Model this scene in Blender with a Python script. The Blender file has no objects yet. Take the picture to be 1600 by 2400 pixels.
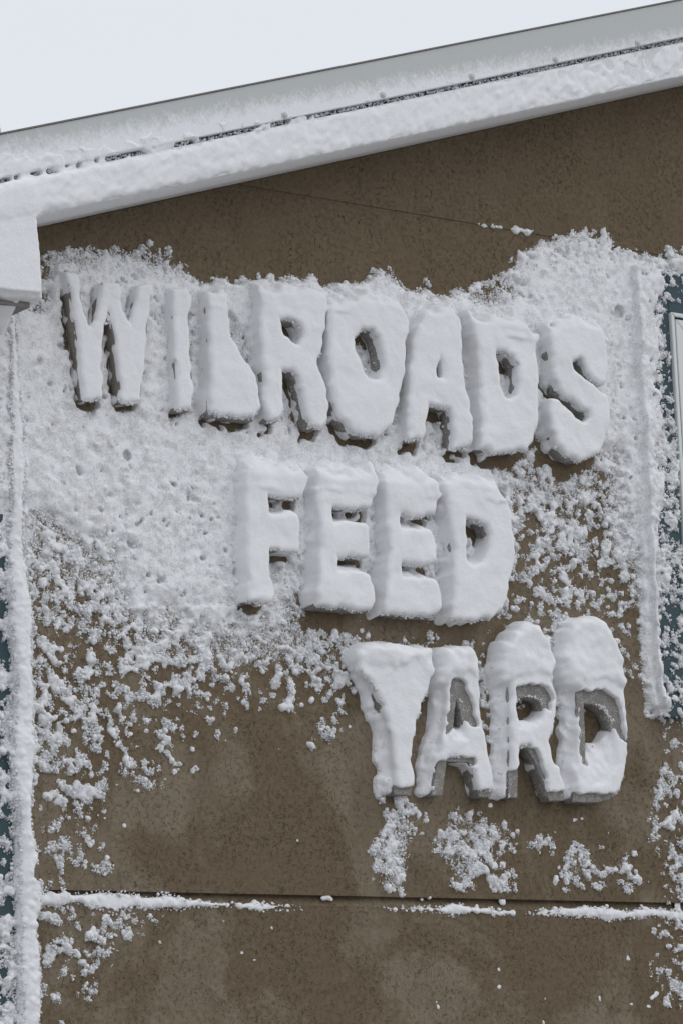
import bpy, math, random
import numpy as np
import openvdb, time
T_0 = time.time()
from mathutils import Vector, Matrix

random.seed(7)
RNG = np.random.default_rng(11)
sc = bpy.context.scene
COL = sc.collection

# ------------------------------------------------------------------ camera
# The wall is the plane y = 0 (x to the right, z up), seen from -y, from below and from its left.
FPX, YAW, PITCH, ROLL = 7835.1, math.radians(35.95), math.radians(11.314), math.radians(-2.2693)
PW, PH = 1600, 2400
fw = np.array([math.sin(YAW)*math.cos(PITCH), math.cos(YAW)*math.cos(PITCH), math.sin(PITCH)])
rt = np.cross(fw, [0, 0, 1.0]); rt /= np.linalg.norm(rt)
up = np.cross(rt, fw)
rt, up = rt*math.cos(ROLL)+up*math.sin(ROLL), -rt*math.sin(ROLL)+up*math.cos(ROLL)
CAM = np.array([0, 0, 3.2]) - 8.3*fw

cd = bpy.data.cameras.new('camera'); cam = bpy.data.objects.new('camera', cd); COL.objects.link(cam)
cd.sensor_fit = 'VERTICAL'; cd.sensor_height = 36.0; cd.sensor_width = 24.0
cd.lens = 36.0*FPX/PH; cd.clip_start = 0.1; cd.clip_end = 2000
cam.matrix_world = Matrix(((rt[0], up[0], -fw[0], CAM[0]), (rt[1], up[1], -fw[1], CAM[1]),
                           (rt[2], up[2], -fw[2], CAM[2]), (0, 0, 0, 1)))
sc.camera = cam

# ------------------------------------------------------------------ overcast daylight
SUN_EL, SUN_AZ = math.radians(50), math.radians(140)
w = bpy.data.worlds.new('World'); sc.world = w; w.use_nodes = True
nt = w.node_tree; nt.nodes.clear()
sky = nt.nodes.new('ShaderNodeTexSky'); sky.sky_type = 'NISHITA'; sky.sun_disc = False
sky.sun_elevation = SUN_EL; sky.sun_rotation = SUN_AZ
hs = nt.nodes.new('ShaderNodeHueSaturation'); hs.inputs['Saturation'].default_value = 0.10
cl = nt.nodes.new('ShaderNodeMix'); cl.data_type = 'RGBA'; cl.inputs[0].default_value = 0.82
cl.inputs[7].default_value = (8.02, 8.38, 9.05, 1)          # the even cloud deck
bg = nt.nodes.new('ShaderNodeBackground'); bg.inputs['Strength'].default_value = 0.1
wo = nt.nodes.new('ShaderNodeOutputWorld')
nt.links.new(sky.outputs[0], hs.inputs['Color']); nt.links.new(hs.outputs[0], cl.inputs[6])
nt.links.new(cl.outputs[2], bg.inputs['Color']); nt.links.new(bg.outputs[0], wo.inputs[0])
sd = bpy.data.lights.new('sun', 'SUN'); sd.energy = 0.6; sd.angle = math.radians(80); sd.color = (1.0, 0.97, 0.93)
so = bpy.data.objects.new('sun', sd); COL.objects.link(so)
sdir = Vector((math.sin(SUN_AZ)*math.cos(SUN_EL), math.cos(SUN_AZ)*math.cos(SUN_EL), math.sin(SUN_EL))).normalized()
so.rotation_euler = sdir.to_track_quat('Z', 'Y').to_euler(); so.location = (-3, -8, 12)
vs = sc.view_settings; vs.view_transform = 'Standard'; vs.look = 'None'; vs.gamma = 1; vs.use_curve_mapping = False
vs.exposure = 0.06


# ------------------------------------------------------------------ helpers
def at(px, py, n=0.0):
    """Point (x, z) of the plane n metres in front of the wall seen at a position of the picture."""
    d = fw*FPX + rt*(px-PW/2) - up*(py-PH/2)
    t = (-n-CAM[1])/d[1]
    p = CAM+d*t
    return float(p[0]), float(p[2])


def seen(x, z, n=0.0):
    dx = x-CAM[0]; dy = -n-CAM[1]; dz = z-CAM[2]
    ww = dx*fw[0]+dy*fw[1]+dz*fw[2]
    return (PW/2+FPX*(dx*rt[0]+dy*rt[1]+dz*rt[2])/ww, PH/2-FPX*(dx*up[0]+dy*up[1]+dz*up[2])/ww)


def tag(o, label=None, cat=None, group=None, kind=None):
    if label: o['label'] = label
    if cat: o['category'] = cat
    if group: o['group'] = group
    if kind: o['kind'] = kind
    return o


def mesh_obj(name, verts, faces, mat, parent=None, smooth=False):
    me = bpy.data.meshes.new(name); me.from_pydata(verts, [], faces); me.update()
    me.materials.append(mat)
    if smooth: me.polygons.foreach_set('use_smooth', [True]*len(me.polygons))
    o = bpy.data.objects.new(name, me); COL.objects.link(o)
    if parent: o.parent = parent
    return o


def np_mesh(name, V, Q, mat, parent=None, T=None):
    """quads Q and optional triangles T"""
    me = bpy.data.meshes.new(name)
    if T is None: T = np.zeros((0, 3), int)
    me.vertices.add(len(V)); me.vertices.foreach_set('co', V.astype(np.float32).ravel())
    nl = len(Q)*4+len(T)*3
    me.loops.add(nl); me.loops.foreach_set('vertex_index', np.concatenate([Q.ravel(), T.ravel()]).astype(np.int32))
    me.polygons.add(len(Q)+len(T))
    me.polygons.foreach_set('loop_start', np.concatenate([np.arange(len(Q))*4, len(Q)*4+np.arange(len(T))*3]).astype(np.int32))
    me.polygons.foreach_set('use_smooth', np.ones(len(Q)+len(T), dtype=bool))
    me.update(calc_edges=True); me.materials.append(mat)
    o = bpy.data.objects.new(name, me); COL.objects.link(o)
    if parent: o.parent = parent
    return o


def prism(poly, n0, n1, bev=0.0):
    """verts, faces of an (x, z) polygon (counter-clockwise seen from the street) between n0 (back) and n1 (front)."""
    k = len(poly)
    v = [(x, -n0, z) for x, z in poly]+[(x, -n1, z) for x, z in poly]
    f = [tuple(range(k, 2*k)), tuple(range(k-1, -1, -1))]
    for i in range(k):
        j = (i+1) % k; f.append((i, j, k+j, k+i))
    return v, f


def box(x0, x1, z0, z1, n0, n1):
    return prism([(x0, z0), (x1, z0), (x1, z1), (x0, z1)], n0, n1)


def bevel(o, wd=0.003, seg=2):
    m = o.modifiers.new('bevel', 'BEVEL'); m.width = wd; m.segments = seg; m.limit_method = 'ANGLE'
    return o


# ------------------------------------------------------------------ materials
def new_mat(name):
    m = bpy.data.materials.new(name); m.use_nodes = True
    t = m.node_tree; b = t.nodes['Principled BSDF']
    return m, t, b


def nn_(t, typ, **kw):
    n = t.nodes.new(typ)
    for k, v in kw.items():
        if k in n.inputs: n.inputs[k].default_value = v
        else: setattr(n, k, v)
    return n


def obj_coord(t):
    return nn_(t, 'ShaderNodeNewGeometry').outputs['Position']


def noise(t, co, scale, detail=3.0, rough=0.55, dist=0.0, vec_scale=None):
    if vec_scale:
        mp = nn_(t, 'ShaderNodeMapping'); mp.inputs['Scale'].default_value = vec_scale
        t.links.new(co, mp.inputs[0]); co = mp.outputs[0]
    n = nn_(t, 'ShaderNodeTexNoise', Scale=scale, Detail=detail, Roughness=rough, Distortion=dist)
    t.links.new(co, n.inputs['Vector'])
    return n.outputs['Fac']


def ramp(t, fac, stops):
    r = nn_(t, 'ShaderNodeValToRGB'); e = r.color_ramp.elements
    while len(e) < len(stops): e.new(0.5)
    for i, (p, c) in enumerate(stops):
        e[i].position = p; e[i].color = (c, c, c, 1) if not isinstance(c, tuple) else (*c, 1)
    t.links.new(fac, r.inputs[0])
    return r.outputs[0]


def mix(t, fac, a, b, mode='MIX'):
    m = nn_(t, 'ShaderNodeMix', data_type='RGBA', blend_type=mode)
    for s, i in ((fac, 0), (a, 6), (b, 7)):
        if isinstance(s, (int, float)): m.inputs[i].default_value = s
        elif isinstance(s, tuple): m.inputs[i].default_value = (*s, 1)
        else: t.links.new(s, m.inputs[i])
    return m.outputs[2]


def math_(t, op, a, b=None):
    m = nn_(t, 'ShaderNodeMath', operation=op)
    for s, i in ((a, 0), (b, 1)):
        if s is None: continue
        if isinstance(s, (int, float)): m.inputs[i].default_value = s
        else: t.links.new(s, m.inputs[i])
    return m.outputs[0]


def bump(t, b, height, strength, dist, prev=None):
    n = nn_(t, 'ShaderNodeBump', Strength=strength, Distance=dist)
    t.links.new(height, n.inputs['Height'])
    if prev: t.links.new(prev, n.inputs['Normal'])
    t.links.new(n.outputs[0], b.inputs['Normal'])
    return n.outputs[0]


def snow_material(name, col, thin=None):
    m, t, b = new_mat(name)
    co = obj_coord(t)
    b.inputs['Base Color'].default_value = (*col, 1)
    if not thin:                            # faint grain
        t.links.new(mix(t, ramp(t, noise(t, co, 420, 2, 0.7), [(0.35, 1.0), (0.62, 0.0)]), col, tuple(x*0.90 for x in col)), b.inputs['Base Color'])
    if thin:                                # a thin porous crust: greyer grains among the white ones
        f1 = noise(t, co, 260, 3, 0.75); f2 = noise(t, co, 38, 4, 0.65)
        f = math_(t, 'ADD', math_(t, 'MULTIPLY', f1, 1.1), math_(t, 'MULTIPLY', f2, 0.9))
        t.links.new(mix(t, ramp(t, f, [(0.78, 1.0), (1.0, 0.45), (1.25, 0.0)]), col, thin), b.inputs['Base Color'])
    b.inputs['Subsurface Weight'].default_value = 0.55; b.inputs['Subsurface Radius'].default_value = (1.0, 0.95, 0.9)
    b.inputs['Subsurface Scale'].default_value = 0.006
    b.inputs['Roughness'].default_value = 0.85
    b.inputs['Specular IOR Level'].default_value = 0.15
    g = noise(t, co, 330, 3, 0.7); g2 = noise(t, co, 120, 2, 0.6)
    h = math_(t, 'ADD', math_(t, 'MULTIPLY', g, 0.5), g2)
    bump(t, b, h, 0.5, 0.0022)
    return m


def stucco_material(name, base, light, dark, patch_seed):
    m, t, b = new_mat(name)
    co = obj_coord(t)
    mpn = nn_(t, 'ShaderNodeMapping'); mpn.inputs['Location'].default_value = (patch_seed, 0, patch_seed*0.7)
    t.links.new(co, mpn.inputs[0]); pc = mpn.outputs[0]
    patch = ramp(t, noise(t, pc, 2.6, 5, 0.62, 0.5), [(0.47, 0.0), (0.545, 1.0)])
    patch2 = ramp(t, noise(t, pc, 7.0, 6, 0.7, 1.2), [(0.44, 0.0), (0.60, 1.0)])
    fine = noise(t, co, 90, 4, 0.6)
    spz = nn_(t, 'ShaderNodeSeparateXYZ'); t.links.new(co, spz.inputs[0])
    low = nn_(t, 'ShaderNodeMapRange'); low.inputs[1].default_value = 3.5; low.inputs[2].default_value = 2.7
    low.inputs[3].default_value = 0.12; low.inputs[4].default_value = 1.0; t.links.new(spz.outputs['Z'], low.inputs[0])
    c = mix(t, math_(t, 'MULTIPLY', patch, low.outputs[0]), base, light)
    c = mix(t, math_(t, 'MULTIPLY', patch2, 0.45), c, dark)
    streak = ramp(t, noise(t, co, 9, 4, 0.6, 0.3, vec_scale=(1, 1, 0.12)), [(0.5, 0.0), (0.72, 1.0)])
    c = mix(t, math_(t, 'MULTIPLY', streak, 0.28), c, dark)
    c = mix(t, 0.25, c, ramp(t, fine, [(0.2, tuple(x*0.6 for x in base)), (0.8, tuple(min(1, x*1.5) for x in light))]))
    # worm-like drag marks of the trowelled finish
    worm = noise(t, co, 58, 2.5, 0.6, 1.6, vec_scale=(1.15, 1.0, 0.8))
    line = math_(t, 'ABSOLUTE', math_(t, 'SUBTRACT', worm, 0.5))
    groove = ramp(t, line, [(0.0, 0.0), (0.022, 1.0)])
    gate = ramp(t, noise(t, co, 75, 2, 0.5), [(0.45, 0.0), (0.58, 1.0)])
    gate2 = ramp(t, noise(t, co, 6, 3, 0.6), [(0.36, 0.15), (0.62, 1.0)])
    gate = math_(t, 'MULTIPLY', gate, gate2)
    cut = math_(t, 'SUBTRACT', 1.0, math_(t, 'MULTIPLY', math_(t, 'SUBTRACT', 1.0, groove), gate))
    c = mix(t, math_(t, 'MULTIPLY', math_(t, 'SUBTRACT', 1.0, cut), 0.55), c, tuple(x*0.35 for x in base))  # crevice shade painted into the colour of the drag marks
    at_ = nn_(t, 'ShaderNodeAttribute'); at_.attribute_name = 'powder'
    pw = math_(t, 'ADD', math_(t, 'MULTIPLY', noise(t, co, 60, 3, 0.65), 0.6), math_(t, 'MULTIPLY', noise(t, co, 210, 3, 0.7), 0.9))
    pw = math_(t, 'ADD', math_(t, 'SUBTRACT', pw, 1.12), math_(t, 'MULTIPLY', at_.outputs['Fac'], 0.62))
    pf = ramp(t, pw, [(0.0, 0.0), (0.16, 0.9)])
    c = mix(t, pf, c, (0.84, 0.85, 0.87))
    t.links.new(c, b.inputs['Base Color'])
    b.inputs['Roughness'].default_value = 0.93; b.inputs['Specular IOR Level'].default_value = 0.2
    p1 = bump(t, b, cut, 0.9, 0.004)
    grain = noise(t, co, 240, 3, 0.7); lump = noise(t, co, 34, 3, 0.6)
    p2 = bump(t, b, grain, 0.6, 0.0018, p1)
    bump(t, b, lump, 0.75, 0.006, p2)
    return m


def paint_material(name, col, var=0.12, rough=0.55, grain=180, gs=0.15):
    m, t, b = new_mat(name)
    co = obj_coord(t)
    n1 = noise(t, co, 5, 5, 0.65); n2 = noise(t, co, 45, 4, 0.6)
    c = mix(t, math_(t, 'MULTIPLY', n1, var*2), col, tuple(x*0.72 for x in col))
    c = mix(t, math_(t, 'MULTIPLY', ramp(t, n2, [(0.5, 0.0), (0.75, 1.0)]), var*2), c, tuple(x*0.6 for x in col))
    t.links.new(c, b.inputs['Base Color'])
    b.inputs['Roughness'].default_value = rough; b.inputs['Specular IOR Level'].default_value = 0.3
    bump(t, b, noise(t, co, grain, 3, 0.6), gs, 0.002)
    return m


def letter_material(name, base, dust):
    m, t, b = new_mat(name)
    co = obj_coord(t)
    sp = noise(t, co, 420, 2, 0.7); bl = noise(t, co, 26, 4, 0.65)
    c = mix(t, ramp(t, sp, [(0.35, 0.0), (0.65, 1.0)]), tuple(x*0.55 for x in base), tuple(min(1, x*1.5) for x in base))
    c = mix(t, math_(t, 'MULTIPLY', bl, 0.5), c, tuple(x*0.6 for x in base))
    fleck = ramp(t, noise(t, co, 300, 3, 0.75), [(0.60-dust*0.1, 0.0), (0.72-dust*0.1, 1.0)])
    clump = ramp(t, noise(t, co, 55, 3, 0.6), [(0.45, 0.15), (0.65, 1.0)])
    c = mix(t, math_(t, 'MULTIPLY', math_(t, 'MULTIPLY', fleck, clump), dust), c, (0.75, 0.76, 0.78))
    t.links.new(c, b.inputs['Base Color'])
    b.inputs['Roughness'].default_value = 0.95; b.inputs['Specular IOR Level'].default_value = 0.1
    bump(t, b, sp, 0.8, 0.002)
    return m


M_SNOW = snow_material('snow', (0.885, 0.89, 0.905))
M_CRUST = snow_material('snow_crust', (0.86, 0.865, 0.88), (0.62, 0.62, 0.62))
M_STUC = stucco_material('brown_stucco', (0.142, 0.104, 0.064), (0.232, 0.190, 0.137), (0.110, 0.078, 0.047), 3.1)
M_GROOVE = paint_material('stucco_joint', (0.085, 0.064, 0.045), 0.2, 0.9, 120, 0.6)
M_WHITE = paint_material('grey_white_trim_paint', (0.58, 0.59, 0.575), 0.05, 0.5)


def frost(m, t_lo, t_hi, strength, seed):
    """hoar frost dusted over painted metal, thinning away from its lower edge"""
    t = m.node_tree; b = t.nodes['Principled BSDF']; co = obj_coord(t)
    sp = nn_(t, 'ShaderNodeSeparateXYZ'); t.links.new(co, sp.inputs[0])
    h = math_(t, 'SUBTRACT', math_(t, 'SUBTRACT', sp.outputs['Z'], math_(t, 'MULTIPLY', sp.outputs['X'], 1/3.0)), 4.1)
    mr = nn_(t, 'ShaderNodeMapRange'); mr.inputs[1].default_value = t_lo; mr.inputs[2].default_value = t_hi
    mr.inputs[3].default_value = 1.0; mr.inputs[4].default_value = 0.0; t.links.new(h, mr.inputs[0])
    mp = nn_(t, 'ShaderNodeMapping'); mp.inputs['Rotation'].default_value = (0, 0.9, 0); mp.inputs['Scale'].default_value = (0.8, 0.8, 0.62)
    t.links.new(co, mp.inputs[0])
    n1 = noise(t, mp.outputs[0], 62, 5, 0.75); n2 = noise(t, mp.outputs[0], 230, 3, 0.7)
    k = math_(t, 'ADD', math_(t, 'ADD', math_(t, 'MULTIPLY', mr.outputs[0], 1.25), math_(t, 'MULTIPLY', math_(t, 'SUBTRACT', 0.1, sp.outputs['X']), 0.34)), math_(t, 'SUBTRACT', math_(t, 'ADD', math_(t, 'MULTIPLY', n1, 1.0), math_(t, 'MULTIPLY', n2, 0.6)), 1.25))
    fac = ramp(t, k, [(0.02, 0.0), (0.55, strength)])
    old = b.inputs['Base Color'].links[0].from_socket
    t.links.new(mix(t, fac, old, (0.85, 0.86, 0.88)), b.inputs['Base Color'])
    b.inputs['Roughness'].default_value = 0.6
    bump(t, b, math_(t, 'MULTIPLY', fac, n2), 0.35, 0.0025)


M_SOFF = paint_material('soffit_paint', (0.80, 0.79, 0.76), 0.04, 0.6)
M_METAL = paint_material('grey_white_flashing', (0.53, 0.55, 0.54), 0.03, 0.42, 60, 0.05)
M_EDGE = paint_material('dark_roof_edge', (0.24, 0.22, 0.21), 0.3, 0.7)
M_GAP = paint_material('gap_shade', (0.085, 0.078, 0.075), 0.3, 0.8)  # dark tone paints the shadow in the gap below the flashing
M_TEAL = paint_material('dark_teal_paint', (0.048, 0.085, 0.098), 0.25, 0.6, 150, 0.35)
M_FRAME = paint_material('white_window_frame', (0.72, 0.75, 0.73), 0.03, 0.4, 60, 0.03)
M_SEAL = paint_material('black_window_seal', (0.012, 0.012, 0.013), 0.1, 0.6)
M_SCREW = paint_material('screw_metal', (0.62, 0.63, 0.63), 0.2, 0.45)
M_GRND = paint_material('snowy_ground', (0.36, 0.355, 0.35), 0.03, 0.9, 8, 0.4)
M_ROOF = paint_material('roof_covering', (0.70, 0.71, 0.73), 0.1, 0.9)
M_LET = letter_material('sandy_grey_letter', (0.265, 0.25, 0.228), 1.0)
M_LETB = letter_material('brownish_grey_letter', (0.31, 0.275, 0.245), 0.45)
M_PANE, pt, pb = new_mat('window_pane')
pb.inputs['Base Color'].default_value = (0.55, 0.60, 0.58, 1); pb.inputs['Roughness'].default_value = 0.08
pb.inputs['Specular IOR Level'].default_value = 0.8

frost(M_METAL, 0.100, 0.205, 0.95, 1)
frost(M_WHITE, 0.02, 0.40, 0.9, 2)
# ------------------------------------------------------------------ ground
NG = 24
gv = []; gf = []
for i in range(NG+1):
    for j in range(NG+1):
        x = math.copysign(abs(i/NG*2-1)**3*500, i/NG*2-1); y = math.copysign(abs(j/NG*2-1)**3*500, j/NG*2-1)
        gv.append((x, y, 0.04*math.sin(x*0.7)*math.cos(y*0.9) if abs(x)+abs(y) < 60 else 0))
for i in range(NG):
    for j in range(NG):
        a = i*(NG+1)+j; gf.append((a, a+NG+1, a+NG+2, a+1))
tag(mesh_obj('ground', gv, gf, M_GRND, smooth=True), 'snow-covered flat ground in front of the building', kind='structure')

# ------------------------------------------------------------------ building
OVER = 0.20                                   # how far the rake board stands out from the wall
PIT = 1/3.0                                   # roof pitch
SOF0 = 3.8142-PIT*(-0.8515)                   # height of the soffit line at x = 0  (4.098)
SOF0 = 4.1000


def soff(x): return SOF0+PIT*x


XL, XR, APEX = -1.06, 7.2, 3.1
JU, JL = 4.0118, 2.2341                       # the two stucco joints
JH = 0.029
bld = bpy.data.objects.new('building', None); COL.objects.link(bld); bld.location = (0, 0, 0)
tag(bld, 'brown stucco building with snow-crusted white rake trim, teal boards and a white window', 'building')


def gable(x): return soff(x) if x <= APEX else soff(2*APEX-x)


def wall_panel(poly, n1=0.0, n0=-0.16, name='stucco_panel', mat=None):
    v, f = prism(poly, n0, n1)
    return mesh_obj(name, v, f, mat or M_STUC, bld)


wall_panel([(XL, 0), (XR, 0), (XR, JL-JH/2), (XL, JL-JH/2)])
xj = (JU-JH/2-SOF0)/PIT
p_mid = [(XL, JL+JH/2), (XR, JL+JH/2), (XR, gable(XR)), (2*APEX-xj, JU-JH/2), (xj, JU-JH/2), (XL, soff(XL))]
v, f = prism(p_mid, -0.16, -0.0002); mesh_obj('stucco_panel', v, f, M_STUC, bld)
xj2 = (JU-0.004-SOF0)/PIT
wall_panel([(xj2, JU-0.004), (2*APEX-xj2, JU-0.004), (APEX, gable(APEX))])
for zc, hh, dp, x0, x1 in ((JL, JH, 0.017, XL, XR), (JU-0.0085, 0.009, 0.0026, xj, 2*APEX-xj)):
    # recessed reveal: its face slopes out from a deep top edge to the panel below
    sec = [(zc-hh/2-0.02, 0.12), (zc+hh/2+0.02, 0.12), (zc+hh/2+0.02, dp), (zc+hh/2-0.001, dp), (zc-hh/2+0.004, 0.0015), (zc-hh/2-0.02, 0.0015)]
    v = [(x0, y, z) for z, y in sec]+[(x1, y, z) for z, y in sec]
    k = len(sec)
    f = [tuple(range(k)), tuple(range(2*k-1, k-1, -1))]+[(i, k+i, k+(i+1) % k, (i+1) % k) for i in range(k)]
    mesh_obj('joint_reveal', v, f, M_STUC, bld)
# side and back walls, roof
sv, sf = box(XL, XL+0.16, 0, soff(XL), -6, -0.16); mesh_obj('side_wall', sv, sf, M_STUC, bld)
sv, sf = box(XR-0.16, XR, 0, gable(XR), -6, -0.16); mesh_obj('side_wall', sv, sf, M_STUC, bld)
T_GAP, T_FL, T_TOP = 0.096, 0.1075, 0.217
x0r = XL-0.9


def band(t0, t1, xa, xb, n0, n1):
    return prism([(xa, soff(xa)+t0), (xb, soff(xb)+t0), (xb, soff(xb)+t1), (xa, soff(xa)+t1)], n0, n1)


v, f = band(0.0, T_GAP, x0r, APEX, OVER-0.03, OVER); bevel(mesh_obj('rake_board', v, f, M_WHITE, bld), 0.004)
v, f = band(T_GAP-0.004, T_TOP-0.02, x0r, APEX, OVER-0.06, OVER-0.013); mesh_obj('gap_shade_strip', v, f, M_GAP, bld)  # strip behind the gap, its shadow put in as dark colour
v, f = band(T_FL, T_TOP-0.006, x0r, APEX, OVER-0.012, OVER+0.010)
flash = bevel(mesh_obj('flashing', v, f, M_METAL, bld), 0.002)
v, f = band(T_TOP-0.0055, T_TOP-0.0018, x0r, APEX, -0.2, OVER+0.013); mesh_obj('roof_edge', v, f, M_EDGE, bld)
v, f = band(0.002, 0.02, x0r, APEX, -0.155, OVER-0.031); mesh_obj('soffit', v, f, M_SOFF, bld)
v, f = band(0.15, T_TOP-0.006, x0r, APEX, -6.2, OVER-0.062); mesh_obj('roof', v, f, M_ROOF, bld)
m_ = [(2*APEX-x, z) for x, z in [(x0r, soff(x0r)), (APEX, soff(APEX)), (APEX, soff(APEX)+T_TOP), (x0r, soff(x0r)+T_TOP)]][::-1]
v, f = prism(m_, -6.2, OVER); mesh_obj('roof', v, f, M_ROOF, bld)
# eave return at the low end of the rake
RX1, RZ0 = at(93, 640, OVER)[0], at(70, 705, OVER)[1]
RX0 = RX1-0.75
v, f = prism([(RX0, RZ0), (RX1, RZ0), (RX1, soff(RX1)-0.001), (RX0, soff(RX0)-0.001)], 0.03, OVER-0.0015)
bevel(mesh_obj('eave_return', v, f, M_WHITE, bld), 0.006)
v, f = box(RX0, RX1-0.02, RZ0-0.012, RZ0-0.001, 0.06, OVER-0.012); mesh_obj('eave_dark_underside', v, f, M_EDGE, bld)  # dark slab covering the underside of the eave return

# screws with washers along the flashing
sp = []
for (px, py) in ((668, 270), (897, 222), (1105, 179), (1301, 139), (1494, 100)):
    sp.append(at(px, py, OVER+0.012))
sm = None
K = 14
for x, z in sp+[(sp[-1][0]+0.23*k, sp[-1][1]+0.23*k*PIT) for k in (1, 2, 3)]:
    if sm is None:
        v = []; f = []
        prof = [(0.0088, 0.0), (0.0088, 0.0022), (0.0076, 0.0030), (0.0048, 0.0030), (0.0048, 0.0056), (0.0036, 0.0064)]
        for r_, n_ in prof:
            for k in range(K):
                a = 2*math.pi*k/K; v.append((r_*math.cos(a), -n_, r_*math.sin(a)))
        for q in range(len(prof)-1):
            for k in range(K):
                f.append((q*K+k, q*K+(k+1) % K, (q+1)*K+(k+1) % K, (q+1)*K+k))
        f.append(tuple(range((len(prof)-1)*K, len(prof)*K)))
        o = mesh_obj('screw', v, f, M_SCREW, flash); sm = o.data
    else:
        o = bpy.data.objects.new('screw', sm); COL.objects.link(o); o.parent = flash
    o.location = (x, -(OVER+0.0102), z)

# teal corner board on the left, teal window surround on the right
TB = 0.024
CX1 = at(34, 1500, TB)[0]
v, f = box(XL-0.06, CX1, 0, RZ0+0.08, -0.162, TB); bevel(mesh_obj('corner_board', v, f, M_TEAL, bld), 0.004)
FX0, FZ1 = at(1569.4, 731, 0.03)
SX0 = at(1543, 1667, TB)[0]; SZ0 = at(1556, 1680, TB)[1]; SZ1 = FZ1+(FX0-SX0)*1.0
FZ0 = SZ0+(FX0-SX0); FX1 = FX0+0.62; SX1 = FX1+(FX0-SX0)
win = bpy.data.objects.new('window', None); COL.objects.link(win); win.parent = bld; win.location = (0, 0, 0)


def ring(name, x0, x1, z0, z1, wd, n0, n1, mat, bv=0.002, gap=0.0006):
    """four mitred bars"""
    for pl in ([(x0, z0), (x1, z0), (x1-wd, z0+wd), (x0+wd, z0+wd)], [(x1, z0), (x1, z1), (x1-wd, z1-wd), (x1-wd, z0+wd)],
               [(x1, z1), (x0, z1), (x0+wd, z1-wd), (x1-wd, z1-wd)], [(x0, z1), (x0, z0), (x0+wd, z0+wd), (x0+wd, z1-wd)]):
        cx = sum(p[0] for p in pl)/4; cz = sum(p[1] for p in pl)/4
        pl = [(p[0]+math.copysign(gap, cx-p[0]), p[1]+math.copysign(gap, cz-p[1])) for p in pl]
        v, f = prism(pl, n0, n1)
        bevel(mesh_obj(name, v, f, mat, win), bv, 1)


wd_s = FX0-SX0
v, f = box(SX0, FX0-0.001, SZ0, SZ1, 0, TB); bevel(mesh_obj('surround_board', v, f, M_TEAL, win))
v, f = box(FX1+0.001, SX1, SZ0, SZ1, 0, TB); bevel(mesh_obj('surround_board', v, f, M_TEAL, win))
v, f = box(FX0, FX1, SZ0, FZ0-0.001, 0, TB-0.0005); bevel(mesh_obj('surround_board', v, f, M_TEAL, win))
v, f = box(FX0, FX1, FZ1+0.001, SZ1, 0, TB-0.0005); bevel(mesh_obj('surround_board', v, f, M_TEAL, win))
ring('window_frame', FX0, FX1, FZ0, FZ1, 0.0125, 0.0, 0.034, M_FRAME)
ring('window_seal', FX0+0.0130, FX1-0.0130, FZ0+0.0130, FZ1-0.0130, 0.0035, 0.0, 0.028, M_SEAL, 0.0003)
ring('window_sash', FX0+0.017, FX1-0.017, FZ0+0.017, FZ1-0.017, 0.045, 0.0, 0.030, M_FRAME)
v, f = box(FX0+0.062, FX1-0.062, FZ0+0.062, FZ1-0.062, 0.0, 0.012); mesh_obj('window_pane', v, f, M_PANE, win)

# ------------------------------------------------------------------ the letters
D = 0.043                                     # how far the letters stand out from the wall
ZA, ZB, ZC, ZD = (0, 550), (800, 600), (500, 1000), (800, 1400)


def tr(org, pts, n=D+0.012):
    return [at(org[0]+x/1.96, org[1]+y/1.96, n) for x, y in pts]


L_ = []
W1, W2, W3 = 'letters of the word WILROADS', 'letters of the word FEED', 'letters of the word YARD'


def letter(ch, word, label, org, outer, holes=(), cap=None, bare=(), t=0.016, grow=0.0, left=0.007, inn=0.035, upl=0.04,
           upw=0.12, convex=False, mat=None, below=0.02, cut=0.012, leel=0.0, mound=0.0, peak=None):
    n_ = D+0.002 if word == W3 else D+0.012
    L_.append(dict(ch=ch, word=word, label=label, outer=tr(org, outer, n_), holes=[tr(org, h, n_) for h in holes],
                   cap=[tr(org, c, n_) for c in cap] if cap else None, bare=[tr(org, b, D) for b in bare], t=t, grow=grow, left=left,
                   inn=inn, upl=upl, upw=upw, convex=convex, mat=mat or M_LET, below=below, cut=cut, peak=tr(org, peak, D*0.7) if peak else None, mound=mound, innf={W1: 0.55, W2: 0.85, W3: 0.93}[word], leel=leel, ins=0.001 if word == W3 else 0.0040))


letter('W', W1, 'snow-caked letter W starting the top word, its left side bare', ZA,
       [(320, 188), (372, 190), (385, 290), (405, 370), (424, 425), (450, 390), (462, 330), (478, 212), (562, 212), (568, 280), (580, 345), (595, 400), (614, 425),
        (632, 330), (642, 235), (712, 228), (700, 330), (690, 460), (678, 580), (668, 690), (660, 770), (572, 772), (560, 700), (550, 600), (536, 500), (520, 400), (511, 345),
        (497, 400), (490, 500), (484, 600), (486, 690), (482, 758), (396, 758), (386, 650), (372, 540), (352, 420), (338, 310)],
       t=0.007, left=0.0, upl=0.016, mat=M_LETB, below=0.012, inn=0.012, leel=0.009)
letter('I', W1, 'snow-caked letter I second in the top word', ZA,
       [(797, 250), (877, 245), (880, 340), (886, 500), (893, 620), (897, 780), (890, 812), (822, 812), (818, 720), (808, 560), (801, 400)],
       t=0.009, left=0.006, upl=0.018, below=0.012)
letter('L', W1, 'snow-filled letter L, third in the top word, drift in its corner', ZA,
       [(948, 262), (1045, 268), (1050, 400), (1056, 560), (1064, 720), (1120, 728), (1190, 735), (1200, 800), (1178, 858), (962, 832), (958, 760), (968, 640), (964, 520), (955, 400)],
       cap=[[(948, 262), (1055, 268), (1056, 400), (1066, 470), (1090, 510), (1115, 550), (1152, 605), (1182, 655), (1196, 730), (1202, 790), (1178, 852), (966, 822), (970, 740), (970, 620), (964, 520), (955, 400)]],
       t=0.016, upl=0.03, below=0.026)
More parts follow.
